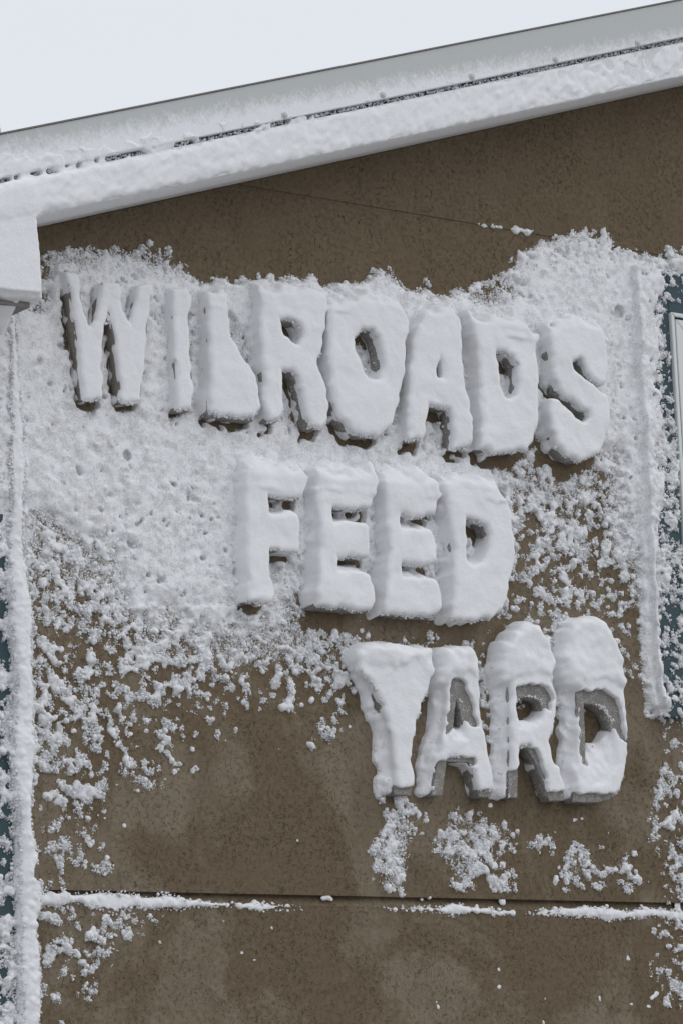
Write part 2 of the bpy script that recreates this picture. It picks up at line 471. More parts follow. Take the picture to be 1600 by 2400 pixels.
letter('R', W1, 'snow-caked letter R of the top word, between L and O', ZA,
       [(1195, 262), (1440, 268), (1500, 285), (1507, 340), (1500, 400), (1490, 460), (1478, 540), (1455, 605), (1478, 645), (1496, 700), (1508, 780), (1504, 850), (1480, 892), (1420, 892), (1405, 800),
        (1385, 720), (1362, 660), (1340, 628), (1295, 625), (1304, 690), (1308, 770), (1300, 840), (1286, 862), (1236, 862), (1226, 800), (1216, 690), (1206, 560), (1198, 400)],
       [[(1286, 395), (1340, 400), (1378, 415), (1394, 445), (1392, 482), (1368, 505), (1335, 495), (1308, 470), (1292, 436)]],
       t=0.018, upl=0.05, below=0.026, inn=0.015)
letter('O', W1, 'rounded letter O of the top word with snow-filled lower bowl', ZB,
       [(-60, 235), (70, 205), (200, 215), (270, 240), (300, 275), (302, 360), (292, 450), (284, 560), (272, 650), (250, 730), (212, 800), (160, 832), (100, 832), (40, 800), (-10, 750), (-42, 680), (-52, 590), (-58, 480), (-64, 350)],
       [[(60, 385), (92, 342), (138, 345), (164, 385), (180, 450), (184, 520), (168, 568), (132, 566), (100, 530), (76, 475), (62, 425)]],
       t=0.022, upl=0.06, below=0.026, inn=0.035)
letter('A', W1, 'letter A of the top word, its hole almost closed with snow', ZB,
       [(385, 262), (500, 265), (546, 290), (550, 420), (562, 560), (582, 680), (596, 790), (598, 850), (575, 886), (516, 886), (506, 800), (497, 706), (400, 690), (394, 760), (386, 810), (372, 852), (312, 846),
        (304, 760), (302, 660), (312, 560), (326, 440), (345, 330)],
       [[(449, 470), (462, 520), (462, 566), (436, 566), (434, 520), (444, 495)]],
       t=0.020, upl=0.06, below=0.028, inn=0.012)
letter('D', W1, 'snow-capped letter D of the top word, beside the S', ZB,
       [(590, 300), (780, 305), (850, 325), (892, 380), (897, 480), (900, 600), (902, 720), (892, 800), (872, 855), (838, 892), (780, 908), (700, 904), (632, 884), (636, 760), (634, 640), (628, 520), (614, 400)],
       [[(706, 440), (745, 442), (782, 465), (802, 510), (804, 580), (800, 645), (772, 662), (742, 655), (724, 600), (712, 520)]],
       t=0.022, upl=0.06, below=0.034, inn=0.030)
letter('S', W1, 'fat snow-covered letter S ending the top word', ZB,
       [(985, 330), (1080, 310), (1180, 340), (1215, 420), (1220, 520), (1212, 590), (1182, 606), (1150, 580), (1118, 545), (1100, 490), (1080, 480), (1050, 492), (1062, 525), (1105, 570), (1160, 612), (1212, 640), (1226, 720), (1218, 810),
        (1196, 875), (1150, 928), (1090, 948), (1030, 926), (986, 872), (966, 800), (954, 720), (952, 650), (995, 662), (1035, 705), (1070, 752), (1104, 768), (1128, 748), (1124, 724), (1060, 676), (1000, 630), (972, 560), (950, 440), (945, 370)],
       t=0.024, upl=0.07, below=0.035, inn=0.012)

letter('F', W2, 'snow-heaped letter F starting the middle word', ZC,
       [(140, 200), (436, 228), (424, 280), (414, 335), (255, 328), (258, 395), (385, 405), (398, 440), (402, 500), (396, 580), (262, 570), (266, 660), (274, 780), (258, 812), (160, 808), (154, 680), (150, 520), (142, 340)],
       t=0.020, left=0.014, upl=0.075, upw=0.02, inn=0.030, below=0.016)
letter('E', W2, 'first letter E of the middle word, right after the F', ZC,
       [(465, 225), (738, 242), (736, 300), (718, 375), (640, 388), (546, 378), (552, 440), (690, 445), (706, 470), (716, 540), (712, 605), (640, 608), (556, 598), (566, 665), (690, 668), (718, 690), (736, 740), (742, 810), (722, 854), (468, 836),
        (474, 720), (484, 560), (480, 400)],
       t=0.024, left=0.014, upl=0.075, upw=0.02, inn=0.036, below=0.045)
letter('E', W2, 'second letter E of the middle word, just before the D', ZC,
       [(768, 245), (1028, 262), (1028, 320), (1010, 400), (940, 420), (858, 408), (862, 470), (985, 478), (1002, 500), (1016, 560), (1012, 628), (950, 640), (862, 632), (868, 695), (990, 700), (1016, 715), (1034, 770), (1042, 840), (1014, 882), (784, 862),
        (790, 740), (800, 580), (792, 420)],
       t=0.024, left=0.014, upl=0.075, upw=0.02, inn=0.036, below=0.045)
letter('D', W2, 'letter D ending the middle word, snow sliding off its right curve', ZC,
       [(1045, 262), (1200, 258), (1290, 280), (1345, 340), (1370, 420), (1380, 520), (1374, 640), (1350, 760), (1318, 840), (1268, 886), (1170, 894), (1092, 884), (1102, 740), (1096, 560), (1076, 400)],
       [[(1155, 428), (1205, 430), (1245, 460), (1264, 505), (1258, 560), (1230, 625), (1190, 640), (1164, 620), (1158, 520)]],
       t=0.022, left=0.014, upl=0.06, upw=0.1, inn=0.032, below=0.05)

letter('Y', W3, 'letter Y starting the bottom word, bare grey strip down its left arm', ZD,
       [(132, 310), (225, 306), (285, 470), (318, 310), (398, 300), (390, 420), (362, 500), (340, 565), (326, 640), (318, 740), (324, 880), (318, 906), (244, 906), (242, 760), (240, 640), (205, 560), (160, 440)],
       cap=[[(70, 250), (225, 220), (402, 240), (404, 350), (388, 430), (364, 500), (340, 570), (326, 640), (316, 720), (324, 840), (320, 892), (248, 892), (230, 740), (226, 640), (190, 540), (132, 400), (75, 340)]],
       bare=[[(232, 876), (332, 872), (332, 912), (232, 912)]],
       t=0.015, peak=[(50, 345), (44, 262), (72, 212), (140, 186), (205, 198), (270, 222), (370, 214), (402, 236), (408, 320), (396, 420), (330, 380), (300, 330), (235, 335), (215, 345), (130, 350)], left=0.030, upl=0.060, upw=0.05, inn=0.06, convex=True, below=0.0)
letter('A', W3, 'letter A of the bottom word with bare grey inner edges', ZD,
       [(498, 330), (555, 330), (600, 500), (645, 670), (672, 790), (692, 900), (684, 916), (632, 916), (600, 800), (588, 756), (484, 752), (474, 830), (464, 910), (416, 908), (438, 780), (466, 640), (486, 500)],
       [[(528, 458), (546, 520), (560, 590), (566, 650), (512, 650), (514, 590), (520, 520)]],
       cap=[[(450, 250), (600, 255), (622, 420), (650, 640), (676, 780), (694, 890), (690, 905), (630, 905), (598, 800), (585, 742), (484, 742), (466, 800), (420, 905), (412, 880), (436, 770), (462, 620), (480, 480), (480, 400)],
            ],
       bare=[[(498, 384), (556, 380), (590, 490), (612, 590), (576, 600), (546, 480), (524, 462), (510, 600), (470, 640), (488, 500)], [(440, 756), (492, 752), (468, 916), (412, 916), (424, 830)], [(480, 736), (600, 736), (604, 764), (478, 764)], [(605, 890), (700, 890), (700, 925), (605, 925)]],
       t=0.013, peak=[(418, 420), (418, 285), (442, 226), (500, 206), (560, 214), (603, 246), (612, 330), (620, 440), (580, 400), (545, 372), (500, 378), (470, 420)], left=0.034, upl=0.050, mound=0.012, inn=0.034, convex=True, below=0.0)
letter('R', W3, 'letter R of the bottom word under a tall snow cap', ZD,
       [(762, 330), (890, 330), (945, 360), (972, 430), (978, 520), (966, 610), (940, 660), (968, 740), (1000, 830), (1024, 910), (1020, 932), (956, 934), (925, 850), (890, 755), (852, 692), (808, 690), (810, 790), (808, 920), (768, 918), (768, 700), (766, 500)],
       [[(796, 490), (820, 462), (870, 458), (912, 478), (922, 520), (910, 580), (860, 606), (806, 600)]],
       bare=[[(786, 412), (860, 402), (930, 412), (962, 470), (940, 520), (905, 470), (850, 450), (790, 478)], [(764, 800), (812, 790), (812, 926), (764, 926)], [(930, 896), (1030, 890), (1030, 940), (930, 940)], [(838, 690), (880, 690), (930, 830), (905, 830)]],
       t=0.015, peak=[(700, 420), (684, 300), (705, 215), (760, 140), (830, 106), (890, 118), (932, 172), (956, 250), (972, 330), (974, 420), (930, 400), (860, 395), (780, 408)], left=0.034, upl=0.130, upw=0.05, mound=0.012, inn=0.030, convex=True, below=0.0)
letter('D', W3, 'letter D ending the bottom word, hole half filled with snow', ZD,
       [(1084, 365), (1190, 368), (1255, 400), (1290, 480), (1304, 590), (1308, 700), (1298, 800), (1268, 890), (1228, 928), (1170, 942), (1062, 938), (1078, 820), (1084, 600)],
       [[(1112, 485), (1160, 492), (1204, 522), (1234, 580), (1246, 680), (1240, 780), (1210, 850), (1120, 860), (1120, 660)]],
       bare=[[(1086, 440), (1190, 425), (1250, 470), (1282, 560), (1292, 660), (1262, 650), (1232, 560), (1190, 495), (1120, 484), (1126, 770), (1090, 772)], [(1050, 912), (1240, 902), (1240, 950), (1050, 950)]],
       t=0.016, peak=[(990, 420), (984, 260), (1004, 155), (1060, 88), (1130, 72), (1190, 108), (1240, 178), (1266, 262), (1284, 345), (1292, 440), (1240, 440), (1190, 415), (1100, 430), (1040, 450)], left=0.036, upl=0.145, upw=0.05, mound=0.010, inn=0.110, convex=True, below=0.0)


def area(p): return sum(p[i][0]*p[(i+1) % len(p)][1]-p[(i+1) % len(p)][0]*p[i][1] for i in range(len(p)))/2


def inset(p, d):
    """polygon moved inward by d (holes: pass a negative d)"""
    p = np.array(p); s = 1 if area(p) > 0 else -1
    out = []
    for i in range(len(p)):
        a, b, c = p[i-1], p[i], p[(i+1) % len(p)]
        e1 = (b-a)/np.linalg.norm(b-a); e2 = (c-b)/np.linalg.norm(c-b)
        n1 = np.array([-e1[1], e1[0]])*s; n2 = np.array([-e2[1], e2[0]])*s
        m = n1+n2; m = m/max(0.35, 1+float(n1@n2))
        out.append(tuple(b+m*d))
    return out


def letter_body(L):
    cu = bpy.data.curves.new('sign_letter', 'CURVE'); cu.dimensions = '2D'; cu.fill_mode = 'BOTH'
    cu.extrude = (D-0.004)/2-0.0015; cu.bevel_depth = 0.0015; cu.bevel_resolution = 1
    pts = inset(L['outer'], L['ins'])
    ox = sum(p[0] for p in pts)/len(pts); oz = min(p[1] for p in pts)
    for pl in [pts]+[inset(h, -L['ins']*0.9) for h in L['holes']]:
        s = cu.splines.new('POLY'); s.points.add(len(pl)-1); s.use_cyclic_u = True
        for q, (x, z) in zip(s.points, pl): q.co = (x-ox, z-oz, 0, 1)
    tmp = bpy.data.objects.new('tmp', cu); COL.objects.link(tmp)
    me = bpy.data.meshes.new_from_object(tmp.evaluated_get(bpy.context.evaluated_depsgraph_get()))
    bpy.data.objects.remove(tmp); bpy.data.curves.remove(cu)
    me.name = 'sign_letter'; me.materials.clear(); me.materials.append(L['mat'])
    co = np.zeros(len(me.vertices)*3, dtype=np.float32); me.vertices.foreach_get('co', co); co = co.reshape(-1, 3)
    co = np.stack([co[:, 0], -co[:, 2]-(D-0.004)/2, co[:, 1]], 1); me.vertices.foreach_set('co', co.ravel()); me.update()
    o = bpy.data.objects.new('sign_letter', me); COL.objects.link(o); o.location = (ox, -0.004, oz)
    tag(o, L['label'], 'letter', L['word'])
    # two short studs carry the letter on the wall
    L['obj'] = o


for L in L_: letter_body(L)

# ------------------------------------------------------------------ snow, as volumes turned into surfaces
VX = 0.0030


def lerp_mat(N, h, wl, off):
    """cubic B-spline weights of N samples spaced h on a lattice spaced wl"""
    x = np.arange(N)*h/wl+off; i = np.floor(x).astype(int); f = x-i
    wts = np.stack([(1-f)**3/6, (3*f**3-6*f**2+4)/6, (-3*f**3+3*f**2+3*f+1)/6, f**3/6], 1)
    A = np.zeros((N, i.max()+4), np.float32)
    for k in range(4): A[np.arange(N), i+k] += wts[:, k]
    return A


def noise2(nu, nv, wl, h=VX):
    A = lerp_mat(nu, h, wl, RNG.random()); B = lerp_mat(nv, h, wl, RNG.random())
    return (A @ RNG.standard_normal((A.shape[1], B.shape[1])).astype(np.float32) @ B.T)*2.2


def noise3(nu, nv, nn, wl, h=VX):
    A = lerp_mat(nu, h, wl, RNG.random()); B = lerp_mat(nv, h, wl, RNG.random()); C = lerp_mat(nn, h, wl, RNG.random())
    l = RNG.standard_normal((A.shape[1], B.shape[1], C.shape[1])).astype(np.float32)
    l = l @ C.T                                   # (a, b, nn)
    l = np.einsum('ab,ubn->uan', B, l, optimize=True) if False else np.matmul(B, l)
    l = np.tensordot(A, l, axes=(1, 0))
    return l*3.0


def fbm2(nu, nv, wls, amps):
    s = 0
    for wl, a in zip(wls, amps): s = s+a*noise2(nu, nv, wl)
    return s


def uniform_rank(a):
    """a field turned into evenly spread values 0..1"""
    q = np.quantile(a[::3, ::3], np.linspace(0, 1, 257))
    return np.interp(a, q, np.linspace(0, 1, 257)).astype(np.float32)


def sdf(U, V, polys):
    """signed distance to polygons combined even-odd, negative inside"""
    d2 = np.full(U.shape, 1e9); ins = np.zeros(U.shape, bool)
    for p in polys:
        for i in range(len(p)):
            (ax, ay), (bx, by) = p[i-1], p[i]
            ex, ey = bx-ax, by-ay; wx, wy = U-ax, V-ay
            t = np.clip((wx*ex+wy*ey)/(ex*ex+ey*ey+1e-12), 0, 1)
            d2 = np.minimum(d2, (wx-ex*t)**2+(wy-ey*t)**2)
            if ay != by:
                c = ((ay <= V) != (by <= V)) & (U < ax+(V-ay)*ex/(by-ay if by != ay else 1e-9))
                ins ^= c
    d = np.sqrt(d2)
    return np.where(ins, -d, d).astype(np.float32)


def smin(a, b, k):
    h = np.maximum(k-np.abs(a-b), 0)/k
    return np.minimum(a, b)-h*h*(k*0.25)


def rounded(sd2, dn, r):
    qx = sd2+r; qy = dn+r
    return np.sqrt(np.maximum(qx, 0)**2+np.maximum(qy, 0)**2)+np.minimum(np.maximum(qx, qy), 0)-r


def splat(F, cs, rs, h=VX):
    """union of small balls (index-space centres, radii in metres)"""
    order = np.argsort(rs); cs = cs[order]; rs = rs[order]
    S = np.array(F.shape)
    for a in range(0, len(rs), 3000):
        c = cs[a:a+3000]; r = rs[a:a+3000]
        K = int(math.ceil(r.max()/h))+2
        g = np.arange(-K, K+1)
        ic = np.round(c).astype(int)
        ok = np.all((ic[:, :2] > K) & (ic[:, :2] < S[:2]-K-1), axis=1) & (ic[:, 2] > -K) & (ic[:, 2] < S[2]-K-1)
        c = c[ok]; r = r[ok]; ic = ic[ok]
        gx, gy, gz = np.meshgrid(g, g, g, indexing='ij')
        gx = gx.ravel(); gy = gy.ravel(); gz = gz.ravel()
        keep = gx*gx+gy*gy+gz*gz <= K*K
        gx = gx[keep]; gy = gy[keep]; gz = gz[keep]
        ix = ic[:, 0:1]+gx; iy = ic[:, 1:2]+gy; iz = ic[:, 2:3]+gz
        d = np.sqrt((ix-c[:, 0:1])**2+(iy-c[:, 1:2])**2+(iz-c[:, 2:3])**2)*h-r[:, None]
        val = (iz >= 0)
        lin = ((ix*S[1]+iy)*S[2]+iz)[val]
        np.minimum.at(F.reshape(-1), lin, d[val].astype(np.float32))


def soften(F):
    for ax in range(3):
        G = F.copy()
        a = [slice(None)]*3; b = [slice(None)]*3; c = [slice(None)]*3
        a[ax] = slice(0, -2); b[ax] = slice(1, -1); c[ax] = slice(2, None)
        G[tuple(b)] = 0.5*F[tuple(b)]+0.25*(F[tuple(a)]+F[tuple(c)])
        F = G
    return F


def surface(F):
    g = openvdb.FloatGrid(1.0)
    g.copyFromArray(np.ascontiguousarray(F))
    pts, quads = g.convertToQuads(0.0)
    pts = np.asarray(pts); quads = np.asarray(quads)
    z = pts[quads, 2].max(1)
    return pts, quads[z > 1.0]                 # nothing behind the wall's face


def shifted(a, du, dv, fill):
    """a moved by (du, dv) cells"""
    o = np.full_like(a, fill)
    nu, nv = a.shape
    us = slice(max(du, 0), nu+min(du, 0)); uo = slice(max(-du, 0), nu+min(-du, 0))
    vs_ = slice(max(dv, 0), nv+min(dv, 0)); vo = slice(max(-dv, 0), nv+min(-dv, 0))
    o[us, vs_] = a[uo, vo]
    return o


def smooth_step(x, a, b):
    t = np.clip((x-a)/(b-a), 0, 1); return t*t*(3-2*t)


# how thickly the wind plastered the wall: tenths, one column per 50, one row per 50 of the picture
COVER = """
0055555550000000000000007777776
0087777777333333334112368888888
0088888888899999999777557999999
8888888888999999999999999999988
8888888877777777777777788888888
8888888877777777777777788888888
8888888877777777777777788888888
8888888877777777777777788888888
8888888877777777777777778888788
9999999999999999888777665336888
9999999999999999999999955225688
8888888888999999999999996666588
7888888888888888888888866556588
6766888888888888888888864564477
6766678888878888888888843554477
5656678888877777777777733444367
5655668888877777777777723443257
4554557777777742222222223333157
4544455666666665431321115635522
4544444555566655563333335333523
4534444444334455442245525432222
3444433333212323232115523432011
3544332332200012000005530430010
3444432121200002000003320000010
2444332121100000000001000000010
2443322111000000000000000000010
2432311100000000000000000000000
2032310110000000000000000000000
2032310000000000000000000000010
2032310000000000000000000000020
2031100000000000000000000000020
2044332200000000000000000000000
2054432210000000000000000000000
2044310000000000000000000000000
2043200000000000000000000000000
2022200000000000000000000000000
2021100000000000000000000000000
""".split()
RIGHT = "6 8 5 2 4 5 5 6 6 6 6 6 5 5 5 5 5 5 5 5 5 5 3 2 3 4 4 4 4 3 3 0 3 4 3 2 1".split()
COVER = [('5' if 13 <= i and c[0] in '2345' else c[0])+c[1:] for i, c in enumerate(COVER)]
COVER = [c+r for c, r in zip(COVER, RIGHT)]
ROW0 = 11
CM = np.array([[int(ch) for ch in row] for row in COVER], np.float32)
FRACT = np.interp(CM, range(10), [-0.02, .009, .070, .19, .32, .48, .68, .90, 0.99, 1.03]).astype(np.float32)
TOPLINE = np.array([(-50, 575), (90, 590), (130, 582), (160, 576), (250, 568), (330, 575), (395, 580), (440, 606), (462, 632), (560, 634), (640, 632), (700, 640), (745, 650), (830, 642), (880, 612), (910, 612),
                    (930, 652), (990, 664), (1040, 668), (1062, 662), (1095, 636), (1130, 622), (1190, 590), (1225, 558), (1250, 540), (1330, 536), (1400, 540), (1440, 562), (1480, 570), (1530, 582), (1568, 574), (1640, 580), (1900, 590)], float)*1.0204

U0, U1, V0, V1, N0, N1 = -1.10, 1.27, 1.90, 4.10, -0.006, 0.122
nu, nv, nn = int((U1-U0)/VX), int((V1-V0)/VX), int((N1-N0)/VX)
ug = (U0+np.arange(nu)*VX); vg = (V0+np.arange(nv)*VX); ng = (N0+np.arange(nn)*VX).astype(np.float32)
U, V = np.meshgrid(ug, vg, indexing='ij')
PX, PY = seen(U, V, 0.012)


def sample(A, px, py):
    x = np.clip(px/50-0.5, 0, A.shape[1]-1.001); y = np.clip(py/50-0.5-ROW0, 0, A.shape[0]-1.001)
    i = np.floor(x).astype(int); j = np.floor(y).astype(int); fx = x-i; fy = y-j
    return (A[j, i]*(1-fx)*(1-fy)+A[j, i+1]*fx*(1-fy)+A[j+1, i]*(1-fx)*fy+A[j+1, i+1]*fx*fy).astype(np.float32)


jit = 12*noise2(nu, nv, 0.05); jit2 = 10*noise2(nu, nv, 0.05)
cov = sample(FRACT, PX+jit, PY+jit2)
cov += 0.05*((PX > 70) & (PX < 820) & (PY > 1420) & (PY < 1900) & (cov > 0.03))
top = np.interp(PX, TOPLINE[:, 0], TOPLINE[:, 1])
edge = PY-top+7*noise2(nu, nv, 0.018)+7*noise2(nu, nv, 0.045)
for xa, xb, ya, yb, cval in ((878, 982, 1898, 2098, 0.62), (878, 905, 1850, 1900, 0.5), (930, 970, 1850, 1905, 0.45), (1045, 1188, 1905, 2092, 0.55), (1250, 1315, 1935, 2000, 0.27), (1330, 1450, 1985, 2096, 0.46), (1400, 1440, 1955, 1990, 0.4)):
    xw, yw = PX+1.4*jit+7*noise2(nu, nv, 0.018), PY+1.4*jit2+7*noise2(nu, nv, 0.018)
    cov = np.maximum(cov, cval*1.08*smooth_step(xw, xa-16, xa+24)*smooth_step(-xw, -xb-16, -xb+24)*smooth_step(yw, ya-18, ya+24)*smooth_step(-yw, -yb-14, -yb+26))
cov = np.where((PX > 1546+jit*0.7) & (PY > 648) & (PY < 1010), cov*0.40, cov)
cov = np.maximum(cov, 0.985*np.exp(-((U-SX0+0.006)/0.028)**4)*smooth_step(V, SZ0-0.02, SZ0+0.03)*(V < SZ1-0.10))
cov = np.maximum(cov, 1.03*np.exp(-(((U-SX0-0.012)**2+(V-SZ0-0.035)**2)/0.03**2)**2))
cov = cov*smooth_step(edge, -8, 16)-0.08*(edge < -4)-0.03*(cov < 0.01)

# letters: distance fields, drifts and bare lee zones
H = np.full((nu, nv), -0.02, np.float32)
near = np.full((nu, nv), 1.0, np.float32)
owner = np.full((nu, nv), -1, np.int16)
lee = np.zeros((nu, nv), np.float32)
heap = np.full((nu, nv), -0.02, np.float32)
drift = np.full((nu, nv), -1, np.int16)
for li, L in enumerate(L_):
    xs = [p[0] for p in L['outer']]; zs = [p[1] for p in L['outer']]
    a0 = max(0, int((min(xs)-0.10-U0)/VX)); a1 = min(nu, int((max(xs)+0.06-U0)/VX))
    b0 = max(0, int((min(zs)-0.08-V0)/VX)); b1 = min(nv, int((max(zs)+0.20-V0)/VX))
    s = (slice(a0, a1), slice(b0, b1)); L['s'] = s
    u, v = U[s], V[s]
    wob = 0.0018*noise2(a1-a0, b1-b0, 0.022)+0.0012*noise2(a1-a0, b1-b0, 0.010)
    sd_full = sdf(u, v, [L['outer']]+L['holes'])
    L['sd'] = sd_full
    csd = sdf(u, v, L['cap']) if L['cap'] else sd_full
    if L['cap'] and L['holes']: csd = np.maximum(csd, -sdf(u, v, L['holes']))
    L['csd'] = csd+wob-L['grow']
    near[s] = np.minimum(near[s], np.minimum(sd_full, csd))
    ow = owner[s]; ow[(csd < 0.006)] = li
    ztop = max(zs)
    strip = np.maximum(sdf(u, v, [L['outer']])-L['mound'], (ztop-0.045)-v)
    hp = heap[s]; hp_old = hp.copy()
    step = 1
    ft = D+L['t']*0.9
    # snow settled on every upward edge
    for k in range(1, int(L['inn']/VX)+1, step):
        q = k*VX/L['inn']; pr = L['innf']*ft*((1-q*q)**0.5 if L['convex'] else 0.5*(1+math.cos(math.pi*q)))
        np.maximum(hp, np.where(shifted(sd_full, 0, k, 1.0)+wob*1.5 < -0.002, pr, -0.02), out=hp)
    if L['peak']:
        pk = sdf(u, v, [L['peak']])+0.003*noise2(a1-a0, b1-b0, 0.02)+0.0022*noise2(a1-a0, b1-b0, 0.009)
        q = 1-np.clip(-pk/0.030, 0, 1)
        np.maximum(hp, np.where(pk < 0, (D+L['t']+0.008)*np.sqrt(np.maximum(1-q**2.2, 0)), -0.02), out=hp)
        near[s] = np.minimum(near[s], np.maximum(pk, 0))
    for k in range(1, 0 if L['peak'] else int(L['upl']/VX)+1, step):
        q = k*VX/L['upl']; pr = ft*((1-q*q)**0.6 if L['convex'] else 0.5*(1+math.cos(math.pi*q)))
        np.maximum(hp, np.where(shifted(strip, 0, k, 1.0)+wob*3+k*VX*L['upw'] < 0, pr, -0.02), out=hp)
    np.maximum(hp, np.where((strip < 0.001) & (strip > -0.016) & (not L['bare']), (D+L['t']*0.95)*smooth_step(sd_full, 0.006, -0.004), -0.02), out=hp)
    if L['left'] > 0:
        leftmost = np.where(sd_full < 0.004, u, 99.0).min(axis=0)[None, :]
        for k in range(1, int(L['left']/VX)+1, step):
            q = k*VX/L['left']; pr = (D*0.95*(1-q)**0.8 if L['bare'] else ft*0.95*(1-q)**1.8)
            np.maximum(hp, np.where((shifted(sd_full, -k, 0, 1.0)+wob*2 < 0) & (u < leftmost+0.004), pr, -0.02), out=hp)
        np.maximum(hp, np.where((sd_full < 0) & (u < leftmost+0.020) & (shifted(sd_full, 0, 4, 1.0) < 0), D+0.25*L['t'], -0.02), out=hp)
        np.maximum(hp, np.where(sd_full < -0.0075, D-0.0115, -0.02), out=hp)
    else:
        np.maximum(hp, np.where(sd_full < -0.0075, D-0.0115, -0.02), out=hp)
    dr = drift[s]; dr[(hp > hp_old+1e-5) & (hp > 0.002)] = li
    le = lee[s]
    if L['leel'] > 0:
        for k in range(1, int(L['leel']/VX)+1):
            np.maximum(le, np.where(shifted(sd_full, -k, 0, 1.0) < 0, 1.0, 0.0), out=le)
    for k in range(1, int(L['below']/VX)+1, 2):
        np.maximum(le, np.where(shifted(sd_full, 0, -k, 1.0)+wob*2 < 0, 1.0, 0.0), out=le)
# no snow under the lower edges, except where a drift from another stroke reaches
lee = np.maximum(lee, 0)
for _ in range(2):
    lee[1:-1, 1:-1] = (lee[1:-1, 1:-1]*2+lee[:-2, 1:-1]+lee[2:, 1:-1]+lee[1:-1, :-2]+lee[1:-1, 2:])/6

# plastered snow
clump = uniform_rank(fbm2(nu, nv, (0.065, 0.026, 0.012, 0.0075), (0.25, 0.42, 1.0, 1.0)))
cov = np.where((PX < 44) & (PY > 700) & (PY < 1170), np.maximum(cov, 1.0), cov)
cov = cov*smooth_step(-U+0.012*noise2(nu, nv, 0.03), -1.262, -1.185)*smooth_step(V, V0+0.004, V0+0.03)
e = cov-clump-lee*0.9
e = e+0.35*(np.abs(U-SX0) < 0.016)*(cov > 0.9)
solid = smooth_step(cov, 0.85, 1.0)
pit = uniform_rank(fbm2(nu, nv, (0.05, 0.011, 0.007), (0.5, 0.9, 0.9)))
e = e-0.9*smooth_step(pit, 0.980, 0.995)*(cov < 1.015)*(near > 0.006)*(np.abs(U-SX0) > 0.02)
thick = 0.0045+0.0135*solid
lump = fbm2(nu, nv, (0.07, 0.030, 0.014, 0.009), (0.7, 0.6, 0.5, 0.4))
Hs = thick*(1-np.exp(-np.maximum(e-0.05*(1-solid)+0.30*solid*smooth_step(e, -0.03, 0.03), 0)/0.16))+np.minimum(e, 0)*0.06
Hs = Hs+np.where(e > 0, 1, 0)*np.minimum(np.maximum(e, 0)*6, 1)*(0.0022-0.0006*solid)*lump
sw = np.exp(-((U-SX0+0.004)/0.020)**2)*smooth_step(V, SZ0-0.01, SZ0+0.05)*(V < SZ1)*(0.6+0.5*noise2(nu, nv, 0.05))
sw += 2.2*np.exp(-((U-SX0-0.012)**2+(V-SZ0-0.035)**2)/0.024**2)+1.2*np.exp(-((U-SX0+0.002)**2+(V-SZ0-0.13)**2)/0.022**2)
Hs = Hs+0.006*sw*(e > 0)*np.minimum(np.maximum(e, 0)*5, 1)
base = np.zeros((nu, nv), np.float32)
base = np.where((U < CX1) | ((U > SX0-0.004) & (V > SZ0) & (V < SZ1)), TB, 0).astype(np.float32)
frame_zone = (U > FX0-0.004) & (V < FZ1+0.004) & (V > FZ0)
Hs = np.where(frame_zone, np.minimum(Hs, -0.01), Hs)
H = np.maximum(base+Hs, -0.02)
H = np.where(Hs < 0, np.minimum(H, base+Hs*1.0), H)

# ridges along the two board edges and the snow lying in the joints: (x, y, half width) in the picture, height
RIDGES = [('left', 0.027, TB+0.004, [(36, 722, 9), (40, 800, 11), (46, 1000, 16), (48, 1120, 17), (44, 1250, 14), (47, 1330, 15), (52, 1444, 19), (54, 1560, 17), (59, 1674, 22), (55, 1776, 17), (60, 1930, 19), (69, 2083, 23), (71, 2236, 23), (72, 2330, 20), (74, 2400, 18), (78, 2520, 18)]),
          ('joint', 0.0115, -0.005, [(70, 2104, 13), (160, 2106, 13), (250, 2108, 12), (330, 2113, 13), (430, 2116, 12), (520, 2121, 11), (600, 2124, 9), (690, 2129, 5), (720, 2131, 1)]),
          ('joint', 0.0095, -0.005, [(900, 2129, 3), (960, 2131, 6), (1000, 2133, 7), (1060, 2131, 12), (1110, 2133, 12), (1160, 2138, 8), (1220, 2140, 4), (1285, 2138, 5), (1340, 2138, 9), (1400, 2138, 11), (1470, 2144, 8), (1530, 2140, 11), (1600, 2146, 12), (1700, 2150, 12), (1900, 2154, 12)]),
          ('ledge', 0.006, -0.003, [(1118, 528, 1.2), (1170, 533, 2.0), (1215, 539, 2.4), (1246, 545, 2.4)])]
rid_id = np.full((nu, nv), -1, np.int16)
rid_names = []
